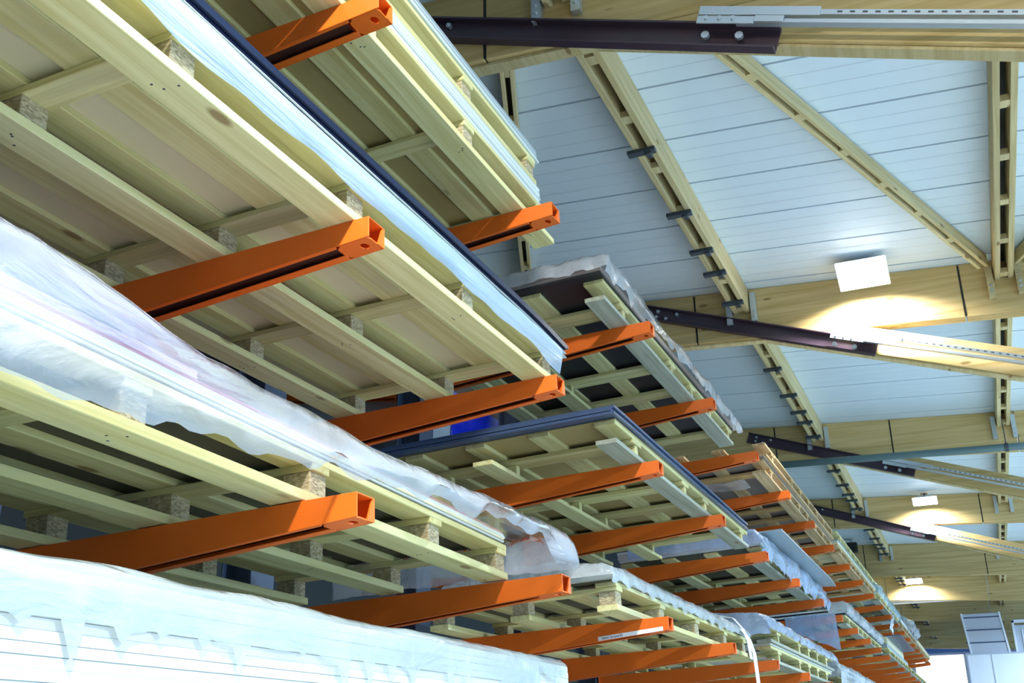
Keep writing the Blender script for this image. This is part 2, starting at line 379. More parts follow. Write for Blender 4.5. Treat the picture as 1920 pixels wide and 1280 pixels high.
# pipe in front of the third beam
t = thing('pipe', 'dark grey green pipe hung level in front of the third roof beam', 'pipe', (-6.5, 14.2, 5.434))
put('tube', MB().cyl((0, 0, 0), (11, 0, -.35), .046, 16).mesh('tube', 'pipe', smooth=True), t)
put('hanger', MB().cyl((7.13, 0, -.18), (7.13, 0, .18), .006).cyl((7.11, 0, -.226), (7.15, 0, -.227), .056, 14).mesh('hanger', 'clip'), t)

# floodlights
def floodlight(x, y, lab, w=.36, d=.25, tilt=-.4):
    z = roofz(x)-(.12 if w > .4 else .17)
    t = thing('floodlight', lab, 'lamp', (x, y, z), (tilt, 0, 0), 'floodlights hung under the ceiling')
    put('housing', MB().hexa([(-w/2-.015, -d/2-.015, -.01), (w/2+.015, -d/2-.015, -.01), (w/2+.015, d/2+.015, -.01), (-w/2-.015, d/2+.015, -.01),
                              (-w/4, -d/4, .07), (w/4, -d/4, .07), (w/4, d/4, .07), (-w/4, d/4, .07)]).mesh('housing', 'steel', .003), t)
    put('glass', MB().box(-w/2, w/2, -d/2, d/2, -.018, -.011).mesh('glass', 'glow'), t)
    hy = .095 if w > .4 else .14
    b = MB().box(-.012, .012, -.02, .02, .05, hy).box(-.06, .06, -.02, .02, hy-.005, hy+.002)
    put('yoke', b.mesh('yoke', 'clip'), t)
    return t
floodlight(-.5, 9.32, 'blinding white floodlight in front of the second roof beam', .42, .34)
floodlight(-.56, 19.32, 'small cold white floodlight in front of the fourth roof beam', .38, .22)
floodlight(-1.40, 29.35, 'farthest small floodlight low over the end of the rack', .38, .22)
floodlight(.0, .05, 'floodlight hung behind the camera over the aisle')
AIM = Vector((-.55, .95, -.75)).to_track_quat('-Z', 'Y').to_euler()
for x, y, w_ in LAMPS: area('floodlight_and_fill_beam', (x, y, roofz(x)-.24), (.25, 0, 0) if y > 0 else AIM, .34, .22, w_, (1.0, .97, .90), 2.6 if y > 0 else PI)
for k, (x, y, w_) in enumerate(FILL_LAMPS):
    floodlight(x, y, 'unseen floodlight added as fill over the next aisle to the right, %s from the camera' % ORD[k])
    area('floodlight_and_fill_beam', (x, y, roofz(x)-.24), (0, .1, 0), .34, .22, w_, (.62, .82, 1.0), 2.7)  # bluish light of the added fill lamps

# cable tray, blower box and the white cabin at the far end
t = thing('cable_tray', 'long white cable tray level across the far hall', 'cable tray', (-6.4, 30.2, 5.32))
put('tray', MB().box(0, 9.5, 0, .22, 0, .012).box(0, 9.5, 0, .01, .012, .07).box(0, 9.5, .21, .22, .012, .07).mesh('tray', 'wallw', .002), t)
for x in (1.2, 3.4, 5.6, 7.0, 8.4): put('hanger', MB().cyl((x, .11, .012), (x, .11, .45), .02, 8).mesh('hanger', 'steel'), t)
t = thing('partition', 'white wall of a cabin at the far right below the silver boxes', 'partition wall', (-.50, 33.2, 0))
put('panel', MB().box(0, 5.5, 0, .1, 0, 4.17).mesh('panel', 'wallw', .004), t)
put('top_rail', MB().box(-.02, 5.5, -.02, .12, 4.17, 4.2).mesh('rail', 'silver', .002), t)
for x in (.0, .62, 2.2): put('panel_joint', MB().box(x, x+.03, -.012, 0, 0, 4.17).mesh('joint', 'silver'), t)
t = thing('ventilation_duct', 'pale silver ribbed box duct standing on the white cabin', 'duct', (-.44, 33.3, 4.2))
put('casing', MB().hexa([(.04, 0, 0), (1.02, 0, 0), (1.02, .8, 0), (.04, .8, 0), (-.06, 0, 1.08), (.92, 0, 1.08), (.92, .8, 1.08), (-.06, .8, 1.08)]).mesh('casing', 'silver', .01), t)
for z in (.28, .62, .96): put('rib', MB().box(-.03, 1.0, -.02, 0, z, z+.03).mesh('rib', 'slate', .002), t)
for x in (-.05, .93): put('corner_post', MB().hexa([(x+.1, -.03, 0), (x+.15, -.03, 0), (x+.15, .02, 0), (x+.1, .02, 0), (x-.01, -.03, 1.1), (x+.04, -.03, 1.1), (x+.04, .02, 1.1), (x-.01, .02, 1.1)]).mesh('post', 'wallw', .003), t)
t = thing('air_unit', 'grey air unit in a white frame at the right edge, on the cabin', 'air unit', (.78, 33.3, 4.2))
put('casing', MB().box(.06, 1.5, .05, .9, 0, .72).mesh('casing', 'silver', .01), t)
put('frame', MB().box(0, .06, 0, .06, 0, .85).box(0, 1.5, 0, .06, .78, .86).box(.22, .25, 0, .05, 0, .6).mesh('frame', 'wallw', .004), t)
put('grille', MB().box(.3, 1.4, .03, .05, .06, .58).mesh('grille', 'grey'), t)
t = thing('loudspeaker', 'small black box on the ceiling at the fifth roof beam', 'box', (-2.3, 23.9, 5.68))
put('cabinet', MB().box(-.12, .12, -.1, .1, 0, .2).mesh('cabinet', 'dark', .01), t)
put('bracket', MB().box(-.02, .02, -.02, .02, .2, .255).mesh('bracket', 'steel'), t)

# ------------------------------------------------------------------ the cantilever rack
ARM_L = 1.40
def hb(u): return .066+.062*u
def arm_proto():
    b = MB(); Wd = .092; T = .004; n = 1
    def pl(x0, x1, y0, y1, zt0, zt1, zb0, zb1):   # x from tip inward; z top/bottom at both ends
        b.hexa([(-x1, y0, zb1), (-x0, y0, zb0), (-x0, y1, zb0), (-x1, y1, zb1), (-x1, y0, zt1), (-x0, y0, zt0), (-x0, y1, zt0), (-x1, y1, zt1)])
    h0, h1 = hb(0), hb(ARM_L)
    pl(0, ARM_L, 0, T, 0, 0, -h0, -h1); pl(0, ARM_L, Wd-T, Wd, 0, 0, -h0, -h1)
    pl(0, ARM_L, T, Wd-T, 0, 0, -T, -T)
    ua = .115; ha = hb(ua)
    pl(ua, ARM_L, T, .016, -ha+T, -h1+T, -ha, -h1); pl(ua, ARM_L, Wd-.030, Wd-T, -ha+T, -h1+T, -ha, -h1)
    beam = b.mesh('arm_beam', 'orange', .0012)
    inn = MB().hexa([(-ARM_L+.01, T+.001, -h1+.022), (-ua-.02, T+.001, -ha+.016), (-ua-.02, Wd-T-.001, -ha+.016), (-ARM_L+.01, Wd-T-.001, -h1+.022), (-ARM_L+.01, T+.001, -h1+.025), (-ua-.02, T+.001, -ha+.019), (-ua-.02, Wd-T-.001, -ha+.019), (-ARM_L+.01, Wd-T-.001, -h1+.025)]).mesh('slot_shade_plate', 'slot_shade')  # added dark filler plate standing in for shade inside the slot
    bm = bmesh.new()      # end plate with an oval hole
    nn = 20; cx, cy, rx_, ry_ = -.04, Wd/2, .013, .018
    ins = [(cx+rx_*math.cos(2*PI*k/nn), cy+ry_*math.sin(2*PI*k/nn)) for k in range(nn)]
    def edge(th):
        c, s = math.cos(th), math.sin(th); x0, x1, y0, y1 = -ua-cx, -.004-cx, T-cy, Wd-T-cy
        t = min([v for v in ((x1/c if c > 1e-6 else (x0/c if c < -1e-6 else 9)), (y1/s if s > 1e-6 else (y0/s if s < -1e-6 else 9)))])
        return (cx+c*t, cy+s*t)
    outs = [edge(2*PI*k/nn) for k in range(nn)]
    z = lambda x: -hb(-x)
    vi = [[bm.verts.new((x, y, z(x)+dz)) for (x, y) in ins] for dz in (0, T)]; vo = [[bm.verts.new((x, y, z(x)+dz)) for (x, y) in outs] for dz in (0, T)]
    for k in range(nn):
        j = (k+1) % nn
        for l in (0, 1): bm.faces.new((vi[l][k], vi[l][j], vo[l][j], vo[l][k]))
        bm.faces.new((vi[0][k], vi[0][j], vi[1][j], vi[1][k])); bm.faces.new((vo[0][k], vo[0][j], vo[1][j], vo[1][k]))
    bmesh.ops.recalc_face_normals(bm, faces=bm.faces)
    tip = bpy.data.meshes.new('tip_plate'); bm.to_mesh(tip); bm.free(); tip.materials.append(MT['orange'])
    gus = MB().prism([(Wd, 0), (Wd, -h0), (.055, -h0), (Wd-.012, -.006)], -.006, -.001, 0).mesh('gusset', 'orange')
    foot = MB().box(-ARM_L, -ARM_L+.01, -.02, Wd+.02, -h1-.03, .03).mesh('end_bracket', 'orange', .002)
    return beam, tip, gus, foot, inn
ARM = arm_proto()
def arm_tree(loc, rot, label):
    t = thing('rack_arm', label, 'rack arm', loc, rot, 'orange cantilever arms')
    for nm, me in zip(('beam', 'tip_plate', 'tip_gusset', 'end_bracket', 'slot_shade_plate'), ARM): put(nm, me, t)
    return t
arm0 = None
special = {('B', 0): 'orange cantilever arm of the middle level nearest the camera, big square tip', ('C', 2): 'orange cantilever arm with the white paper label on its side',
           ('A', 0): 'orange cantilever arm of the top level nearest the camera, at the upper edge'}
def arm(L, k, label):
    global arm0
    loc = rk(L, 0, Y0+PITCHY*k)
    if arm0 is None: arm0 = arm_tree(loc, TILT, label); return arm0
    c = copy_tree(arm0); c.location = loc; c['label'] = label; return c
for L in 'ABC':
    for k in range(0, 21):
        arm(L, k, special.get((L, k), 'orange cantilever arm on the %s level, %s along from the camera' % (LNAME[L], ORD[k])))
for L in 'ABCD':
    arm(L, -1, 'orange cantilever arm on the %s level just behind the left edge of the photo' % LNAME[L])
for k in range(0, 3): arm('D', k, 'orange cantilever arm under the white stack on the bottom level, %s along' % ORD[k])
# paper label with writing
la = [o for o in COL.objects if o.get('label') == special[('C', 2)]][0]
sl_ = math.atan(.062)
lb = put('paper_label', MB().box(-.378, -.032, -.0012, -.0001, -.010, .010).mesh('label', 'label'), la, (0, -.0002, -.049)); lb['label'] = 'white paper label strip'
lb.rotation_euler = (0, -.05, 0); lb.location = (0, -.0002, -.056)
fc = bpy.data.curves.new('writing', 'FONT'); fc.body = "sepex Simone'54"; fc.size = .0165; fc.extrude = .0003; fc.materials.append(MT['ink'])
tmp = bpy.data.objects.new('writing_source', fc); COL.objects.link(tmp); bpy.context.view_layer.update()
wm = bpy.data.meshes.new_from_object(tmp.evaluated_get(bpy.context.evaluated_depsgraph_get())); bpy.data.objects.remove(tmp)
if not wm.materials: wm.materials.append(MT['ink'])
wr = put('writing', wm, lb, (-.357, -.0018, -.005)); wr.rotation_euler = (PI/2, 0, 0); wr['label'] = 'dark blue lettering'
# columns
XC = rk('B', ARM_L, 0).x-.01
colme = MB().box(-.16, -.15, -.04, .13, 0, 4.75).box(0, -.01, -.04, .13, 0, 4.75).box(-.15, -.01, .04, .05, 0, 4.75).mesh('column', 'colm', .002)
basem = MB().box(-.45, .25, -.06, .15, 0, .1).mesh('base', 'colm', .004)
for k in range(-1, 21):
    t = thing('rack_column', 'dark blue steel rack column carrying the arms, %s from the near end' % (ORD[k] if k > 0 else ('second' if k == 0 else 'nearest one')) + (' row' if k == 1 else ''), 'rack column', (XC, Y0+PITCHY*k, 0), group='rack columns')
    t['label'] = 'dark steel rack column behind the loads, number %s counted from the near end' % ['one', 'two', 'three', 'four', 'five', 'six', 'seven', 'eight', 'nine', 'ten', 'eleven', 'twelve', 'thirteen', 'fourteen', 'fifteen', 'sixteen', 'seventeen', 'eighteen', 'nineteen', 'twenty', 'twenty-one', 'twenty-two'][k+1]
    put('post', colme, t); put('foot', basem, t)
# rear arms
for L in 'AB':
    for k in range(1, 6):
        a = copy_tree(arm0); z = rk(L, ARM_L, 0).z
        base = Vector((XC-.17, Y0+PITCHY*k+.092, z))
        a.rotation_euler = (0, -AA, PI); a.location = base+Vector((-ARM_L*ca, 0, ARM_L*sa))
        a['label'] = 'orange cantilever arm on the far side of the rack, %s level, %s along' % (LNAME[L], ORD[k])

# ------------------------------------------------------------------ pallets
def pallet(L, u, y, ln, style, label, w=0, yaw=0, flip=None):
    """long pallet lying on the arms.  style 1: chipboard blocks; style 2: sawn blocks and wide cross boards"""
    t = thing('pallet', label, 'pallet', rk(L, u, y, w), (0, -AA, yaw), 'long wooden pallets on the rack')
    wy, wx = ('wyb', 'wxb') if style == 3 else ('wy', 'wx')
    if style == 1:
        bw, tb, bh, tc, tt = .105, .028, .066, .021, .021
        bus = [0, .452, .895]; cys = [.055+.765*i for i in range(int((ln-.1)/.765)+1)]; cw = .09; D = 1.0
        tus = [0, .225, .45, .675, .895]; blk = (.085, .085)
        if cys[-1] < ln-.3: cys.append(ln-.05)
    else:
        bw, tb, bh, tc, tt = .112, .024, .052, .022, .022
        bus = [0, .68, 1.08]; cw = .15; D = 1.19
        cys = [y_ for y_ in (.37, 1.38, 1.9, 2.42, 3.02, 3.55, 4.2, 4.8) if y_ < ln-.05]; tus = [0, .36, .72, 1.08]; blk = (.10, .045)
    z = 0
    for i, b in enumerate(bus):
        o = put('bottom_board', board(bw, ln, tb, 'wg' if (style == 2 and i == 0) else wy), t, (-b-bw/2, ln/2, tb/2))
    for b in bus:
        for c in cys:
            put('block', board(blk[0], blk[1], bh, 'chip' if style == 1 else wy), t, (-b-bw/2, c, tb+bh/2))
    for c in cys: put('cross_board', board(D, cw, tc, wx), t, (-D/2, c, tb+bh+tc/2))
    for b in tus: put('top_board', board(bw, ln, tt, wy), t, (-b-bw/2, ln/2, tb+bh+tc+tt/2))
    if style == 1 and y < 6:
        nm = MB()
        for b in bus:
            for c in cys:
                for q in range(3):
                    nx_, ny_ = -b-bw/2+random.uniform(-.03, .03), c+random.uniform(-.025, .025)
                    nm.cyl((nx_, ny_, -.0006), (nx_, ny_, .001), .0035, 8)
        put('nail_heads', nm.mesh('nails', 'clip'), t)
    t['_h'] = tb+bh+tc+tt
    h = tb+bh+tc+tt; del t['_h']
    return t, h
def sheet(L, u, y, ln, dp, w, th, m, label, name='sheet', cat='sheet', yaw=0, group=None, curl=0, droop=0):
    t0 = rk(L, u, y, w)
    if curl or droop:
        mb = MB(); ny, nx = 40, 6; g = []
        for lay in (0, 1):
            for j in range(ny+1):
                yy = ln*j/ny; e = max(0, (yy-(ln-.5))/.5)
                for i in range(nx+1):
                    uu = dp*i/nx; ef = max(0, 1-i/1.5)
                    zz = -curl*e**2*(.4+.6*ef)-droop*ef*noise.noise(Vector((uu*2, yy*1.5, w*50)))
                    g.append((-uu, yy, zz+lay*th))
        mb.v = g; N = (ny+1)*(nx+1); I = lambda l, j, i: l*N+j*(nx+1)+i
        for j in range(ny):
            for i in range(nx):
                mb.f.append((I(0, j, i), I(0, j, i+1), I(0, j+1, i+1), I(0, j+1, i))); mb.f.append((I(1, j, i), I(1, j+1, i), I(1, j+1, i+1), I(1, j, i+1)))
            for i in (0, nx): mb.f.append((I(0, j, i), I(0, j+1, i), I(1, j+1, i), I(1, j, i)))
        for i in range(nx):
            for j in (0, ny): mb.f.append((I(0, j, i), I(0, j, i+1), I(1, j, i+1), I(1, j, i)))
        me = mb.mesh('sheet', m)
    else:
        me = MB().box(-dp, 0, 0, ln, 0, th).mesh('sheet', m, min(.001, th/5))
    o = put(name, me, None, t0); o.rotation_euler = (0, -AA, yaw)
    return tag(o, label, cat, group)
def stack(L, u, y, ln, dp, w, ths, ms, label, group, gap=.0006, jit=.006, yaw=0, **kw):
    z = w
    for i, th in enumerate(ths):
        sheet(L, u+random.uniform(-jit, jit), y+random.uniform(-jit, jit)*2, ln+random.uniform(-jit, jit), dp, z, th, ms[i % len(ms)], label, group=group, yaw=yaw, **kw)
        z += th+gap
    return z
def film(name, L, y0, y1, prof, m, label, amp=.008, dy=.035, fr=7, endw=None, ends=(1, 0), rag=.02, cat='plastic film', seed=0, yaw=0, ragf=9):
    """thin sheet draped over a load: prof(y) gives (u, w) points from the lower front edge over the top to the back"""
    org = rk(L, 0, y0, 0); mb = MB(); rows = []
    n = int((y1-y0)/dy)+1
    def dens(P):
        out = []
        for a, b in zip(P[:-1], P[1:]):
            k = max(1, int(math.hypot(b[0]-a[0], b[1]-a[1])/.03))
            out += [(a[0]+(b[0]-a[0])*i/k, a[1]+(b[1]-a[1])*i/k) for i in range(k)]
        return out+[P[-1]]
    base = dens(prof(y0)); npt = len(base)
    ref = prof(y0)
    def interp(P):   # same split counts as the first row
        out = []
        for s, (a, b) in enumerate(zip(P[:-1], P[1:])):
            k = max(1, int(math.hypot(ref[s+1][0]-ref[s][0], ref[s+1][1]-ref[s][1])/.03))
            out += [(a[0]+(b[0]-a[0])*i/k, a[1]+(b[1]-a[1])*i/k) for i in range(k)]
        return out+[P[-1]]
    ylist = [y0+(y1-y0)*j/(n-1) for j in range(n)]
    def row(yy, pts, a=1):
        r = []
        for i, (u, w) in enumerate(pts):
            q = Vector((u*fr, yy*fr*.45, w*fr+seed)); nn = noise.noise_vector(q)+.5*noise.noise_vector(q*2.7)
            ww = w; 
            if i == 0: ww += rag*noise.noise(Vector((yy*ragf, seed, 3)))*1.6
            if i == 1: ww += rag*.5*noise.noise(Vector((yy*ragf, seed, 3)))*1.6
            r.append((-(u+amp*a*nn.x), yy-y0+amp*a*nn.y, ww+amp*a*abs(nn.z)))
        return r
    if ends[0]:
        P = interp(prof(y0)); wl = endw if endw is not None else P[0][1]
        for s in (1, .66, .33): rows.append(row(y0-.02-.01*s, [(u, w+(min(w, wl)-w)*s) for u, w in P]))
    for yy in ylist: rows.append(row(yy, interp(prof(yy))))
    if ends[1]:
        P = interp(prof(y1)); wl = endw if endw is not None else P[0][1]
        for s in (.33, .66, 1): rows.append(row(y1+.02+.01*s, [(u, w+(min(w, wl)-w)*s) for u, w in P]))
    for r in rows: mb.v += r
    for j in range(len(rows)-1):
        for i in range(npt-1): mb.f.append((j*npt+i, j*npt+i+1, (j+1)*npt+i+1, (j+1)*npt+i))
    o = put(name, mb.mesh('film', m, smooth=True), None, org); o.rotation_euler = (0, -AA, yaw)
    return tag(o, label, cat)
def lerp(tab, y):
    if y <= tab[0][0]: return tab[0][1]
    for (a, p), (b, q) in zip(tab[:-1], tab[1:]):
        if y <= b: return p+(q-p)*(y-a)/(b-a)
    return tab[-1][1]
def strap(L, pts, wd, label, m='strap'):
    "band hanging free, pts (u, y, w)"
    o0 = rk(L, pts[0][0], pts[0][1], pts[0][2]); mb = MB()
    Q = [rk(L, *p)-o0 for p in pts]
    for a, b in zip(Q[:-1], Q[1:]):
        mb.quad(a, b, b+Vector((0, wd, 0)), a+Vector((0, wd, 0)))
    o = put('strap', mb.mesh('strap', m), None, o0); return tag(o, label, 'strap')

YN = .95       # where the near loads begin, outside the picture
# ---- top level, near load: two pallets with pale sheets
_, h = pallet('A', .135, YN, 3.27, 1, 'new wooden pallet of the near top load, lying on the arms')
sheet('A', .15, YN, 3.1, 1.0, h, .004, 'ochre', 'ochre board directly on the near top pallet', cat='board')
z = stack('A', .14, YN, 3.13, 1.0, h+.005, [.012]*7, ['white', 'pale'], 'pale white sheet in the bundle between the two near top pallets', 'pale sheets in the near top load', jit=.003)
_, h2 = pallet('A', .14, YN+.02, 3.08, 1, 'upper wooden pallet of the near top load, on the pale sheets', w=z)
sheet('A', .15, YN, 3.1, 1.0, z+h2, .004, 'ochre', 'ochre board on the upper pallet of the near top load', cat='board'); h2 += .005
z = stack('A', .13, YN, 3.12, 1.02, z+h2, [.008, .010, .012, .01, .016], ['pale', 'white', 'grey', 'pale', 'grey'], 'thin grey or pale sheet crowning the near top load', 'thin sheets crowning the near top load', jit=.008)
# ---- middle level, near load
_, h = pallet('B', .048, .775, 3.17, 1, 'weathered wooden pallet under the blue wrapped sheets, middle level')
sheet('B', .03, YN, 3.04, 1.08, h, .006, 'board', 'beige board lying straight on the near middle pallet', cat='board')
z = stack('B', .035, YN, 3.02, 1.06, h+.007, [.004]*3, ['pale', 'white'], 'pale blue white sheet in the near middle stack', 'pale sheets in the near middle stack', jit=.006, curl=.012)
stack('B', .02, YN, 3.10, 1.06, z+.003, [.0015, .0135]*4, ['pale', 'navy'], 'dark navy sheet or thin pale liner on top of the near middle stack', 'navy sheets and liners on the near middle stack', gap=.0012, jit=.010, curl=.02)
film('plastic_film', 'B', YN, 3.98, lambda y: [(.032+.01*noise.noise(Vector((y*1.3, 0, 0))), .080+.02*noise.noise(Vector((y*1.6, 5, 0)))-.05*max(0, y-3.5)), (.02, .10), (.014, .13), (.012, .158)], 'f_blue',
     'icy blue plastic film along the edge of the near middle stack', amp=.005, rag=.015, ends=(0, 0), seed=4, ragf=4)
# ---- lower level, near load under milky film
YAWC = .045
_, h = pallet('C', .10, YN-.1, 3.02, 1, 'wooden pallet with chipboard blocks under the milky film, lower level', yaw=YAWC)
sheet('C', .12, YN-.1, 3.0, 1.0, h, .004, 'umber', 'dark board under the sheets wrapped in milky film', cat='board', yaw=YAWC)
z = stack('C', .10, YN-.1, 3.0, 1.02, h+.005, [.009]*5, ['white', 'board', 'white', 'white', 'plum'], 'thin sheet under the milky film on the lower level', 'sheets under the milky film', yaw=YAWC)
t = thing('wrapped_parcel', 'lilac and dark parcel showing through the milky film at the left edge', 'parcel', rk('C', .13, YN, z), (0, -AA, YAWC))
put('lower_slab', MB().box(-.8, 0, 0, .95, 0, .035).mesh('slab', 'lilac', .003), t)
put('upper_slab', MB().box(-.78, -.02, 0, .75, .036, .085).mesh('slab', 'slate', .003), t)
TC = [(1.0, .29), (1.3, .285), (1.5, .25), (1.7, .215), (2.1, .18), (2.5, .16), (3.2, .155), (3.8, .15)]
BCt = [(1.0, .0), (1.5, .0), (2.0, .025), (2.4, .055), (2.9, .085), (3.05, .06), (3.15, .09), (3.6, .10), (3.7, .04), (3.9, .0)]
film('plastic_film', 'C', YN, 3.86, lambda y: [(.10-.045*(y-YN), lerp(BCt, y)), (.075-.045*(y-YN), lerp(BCt, y)+.03), (.08-.045*(y-YN), lerp(TC, y)-.035), (.10-.045*(y-YN), lerp(TC, y)), (.55, lerp(TC, y)+.01), (1.05, lerp(TC, y)-.02)], 'f_white',
     'milky white plastic film draped over the near lower load', amp=.014, rag=.03, ends=(0, 1), endw=.02, seed=9)
# ---- bottom level: tall white stack under torn film
_, h = pallet('D', .02, YN-.1, 3.05, 1, 'wooden pallet under the tall white stack, bottom level')
z = stack('D', .0, YN-.2, 3.18, 1.1, h, [.0205]*16, ['white'], 'thick white sheet in the tall stack at the bottom left', 'white sheets in the tall bottom stack', gap=.0004, jit=.0012)
def dprof(y):
    tooth = .06*max(0, noise.noise(Vector((y*5.5, 1, 0))))+.16*max(0, noise.noise(Vector((y*17, 7, 0)))-.12)
    b = z-.035-(.05 if 1.2 < y < 3.6 else .0)-tooth
    return [(-.012, b), (-.018, (b+z)/2), (-.014, z), (.01, z+.02+.012*noise.noise(Vector((y*2.2, 3, 0)))), (.5, z+.022), (1.1, z+.01)]
film('plastic_film', 'D', YN-.2, 3.88, dprof, 'f_torn', 'torn white plastic film hanging over the edge of the tall white stack', amp=.007, rag=.0, ends=(0, 0), dy=.014, seed=2)

# ---- top level, second load: black sheets under clear film
_, h = pallet('A', .125, 4.93, 3.15, 2, 'wooden pallet with black sheets on it, top level behind the first gap')
stack('A', .11, 4.86, 3.22, 1.2, h, [.012, .02, .02], ['black', 'brownb', 'brownb'], 'black or brown sheet on the second pallet of the top level', 'dark sheets on the second top pallet')
film('plastic_film', 'A', 4.84, 8.12, lambda y: [(.07, .10+.03*noise.noise(Vector((y*3, 0, 2)))), (.055, .14), (.06, .19), (.12, .215+.04*max(0, noise.noise(Vector((y*2, 4, 4))))), (.6, .225), (1.2, .17)], 'f_clear',
     'clear crinkled plastic film over the black sheets, top level', amp=.03, rag=.04, endw=.12, ends=(1, 1), seed=21)
# ---- middle level, second load: slate sheets
_, h = pallet('B', .087, 4.90, 3.22, 2, 'wooden pallet under the slate blue wrapped sheets, middle level')
sheet('B', .085, 4.90, 3.2, 1.3, h, .006, 'ochre', 'ochre board under the slate blue sheets', cat='board')
stack('B', .07, 4.84, 3.25, 1.32, h+.007, [.014, .014, .014], ['slate'], 'slate blue wrapped sheet in the second middle stack', 'slate blue sheets', gap=.004, jit=.012, droop=.01)
# ---- lower level, second load with tape ends
_, h = pallet('C', .13, 4.93, 3.0, 1, 'wooden pallet with chipboard blocks behind the gap, lower level')
sheet('C', .14, 4.9, 3.0, 1.0, h, .004, 'umber', 'dark board on the second lower pallet', cat='board')
stack('C', .12, 4.86, 3.1, 1.02, h+.005, [.014, .014, .012], ['white', 'pale', 'white'], 'white sheet in the second lower stack', 'white sheets in the second lower stack')
film('plastic_film', 'C', 4.84, 8.0, lambda y: [(.11, .125+.02*noise.noise(Vector((y*3, 0, 2)))), (.10, .15), (.11, .19), (.16, .215+.03*noise.noise(Vector((y*2, 8, 2)))), (.6, .25), (1.0, .2)], 'f_ice',
     'pale film over the second lower stack, its torn ends fluttering', amp=.012, rag=.03, endw=.15, ends=(1, 1), seed=31)
strap('C', [(.11, 6.95, .19), (.02, 7.0, .17), (-.03, 7.02, .10), (-.05, 7.03, .02), (-.055, 7.04, -.09)], .09, 'curved white strap hanging from the second lower stack over an arm tip')
strap('C', [(.11, 7.62, .18), (.06, 7.64, .1), (.04, 7.65, .0), (.04, 7.65, -.2), (.045, 7.66, -.5)], .13, 'wide white strap hanging straight down beside the second lower stack')

# ---- third loads
_, h = pallet('B', .11, 8.75, 3.3, 2, 'pallet under the blue film and the grey leaning panel, middle level')
sheet('B', .13, 8.75, 3.2, 1.15, h, .004, 'umber', 'dark board on the third middle pallet', cat='board')
stack('B', .10, 8.7, 3.35, 1.2, h+.005, [.02]*4, ['pale'], 'pale sheet under the blue film on the third middle pallet', 'pale sheets on the third middle pallet')
film('plastic_film', 'B', 8.55, 12.15, lambda y: [(.06, .0+.04*noise.noise(Vector((y*2.3, 0, 2)))), (.02, .06), (.04, .16), (.10, .22), (.5, .235), (1.15, .2)], 'f_sky',
     'blue plastic film hanging over the edge of the third middle load', amp=.03, rag=.06, endw=.1, ends=(1, 0), seed=41)
sheet('B', -.06, 8.9, 3.3, .7, .255, .012, 'grey', 'stiff grey panel sticking out over the blue film', name='panel', cat='panel', curl=.03)
_, h = pallet('C', .05, 8.45, 3.35, 2, 'lower of the two stacked pallets, third load of the lower level')
sheet('C', .04, 8.4, 3.4, 1.2, h, .012, 'white', 'white sheet between the two stacked pallets on the lower level')
_, h3 = pallet('C', .02, 8.35, 3.5, 2, 'upper of the two stacked pallets, third load of the lower level', w=h+.013)
film('plastic_film', 'C', 8.15, 12.1, lambda y: [(.0, .225), (-.015, .26), (.0, .30), (.06, .33+.0*y), (.6, .36+.05*noise.noise(Vector((y, 2, 1)))), (1.1, .3)], 'f_sky',
     'blue film hump over the stacked pallets of the lower level', amp=.02, rag=.01, endw=.16, ends=(1, 0), seed=51)
_, h = pallet('A', .065, 9.05, 4.3, 3, 'old brown wooden pallet, third load of the top level')
sheet('A', .055, 9.03, 4.3, 1.25, h, .016, 'brownb', 'brown board on the old pallet of the top level', cat='board')
_, h = pallet('A', .03, 9.04, 4.28, 3, 'second old brown pallet, on top of the third load of the top level', w=h+.017)
t = thing('film_scrap', 'crumpled film lying inside the old brown pallet', 'plastic film', rk('A', .3, 9.3, .03), TILT)
fm = MB()
for i in range(9):
    for j in range(5):
        fm.v.append((-.09*i, .08*j+.04*math.sin(i), .02*noise.noise(Vector((i*.7, j*.9, 3)))))
for i in range(8):
    for j in range(4): fm.f.append((i*5+j, i*5+j+1, (i+1)*5+j+1, (i+1)*5+j))
put('sheet_of_film', fm.mesh('scrap', 'f_clear', smooth=True), t)
# ---- far loads
_, h = pallet('A', .02, 13.5, 4.5, 3, 'pale wooden pallet standing proud, fourth load of the top level')
z = stack('A', .01, 13.46, 4.55, 1.25, h, [.018, .018], ['board', 'pale'], 'board on the fourth load of the top level', 'boards on the fourth top load')
_, h = pallet('A', .0, 13.48, 4.5, 2, 'upper pallet of the fourth load of the top level', w=z)
_, h = pallet('A', .0, 18.3, 4.0, 2, 'pallet of the fifth load of the top level, teal sheets over it')
z = stack('A', -.01, 18.25, 4.1, 1.25, h, [.02]*4, ['pale'], 'pale sheet on the fifth load of the top level', 'pale sheets on the fifth top load')
film('plastic_film', 'A', 18.2, 22.4, lambda y: [(-.02, .12), (-.04, .18), (-.02, .25), (.05, .30), (.6, .31), (1.2, .25)], 'f_teal', 'teal film over the fifth load of the top level', amp=.04, rag=.08, seed=61, endw=.15)
_, h = pallet('A', .0, 22.7, 4.2, 3, 'pallet of the sixth load of the top level')
z = stack('A', -.01, 22.65, 4.2, 1.25, h, [.02]*3, ['pale'], 'pale sheet on the sixth load of the top level', 'pale sheets on the sixth top load')
film('plastic_film', 'A', 24.4, 27.0, lambda y: [(-.06, .08), (-.10, .2), (-.08, .32), (.05, .42), (.6, .40), (1.2, .3)], 'f_ice', 'pale crumpled film bulging out over the sixth load of the top level', amp=.08, rag=.12, seed=71, fr=5)
_, h = pallet('A', .02, 27.2, 5.6, 3, 'brown pallet of the last load of the top level')
z = stack('A', .0, 27.2, 5.6, 1.2, h, [.03]*3, ['board'], 'board on the last load of the top level', 'boards on the last top load')
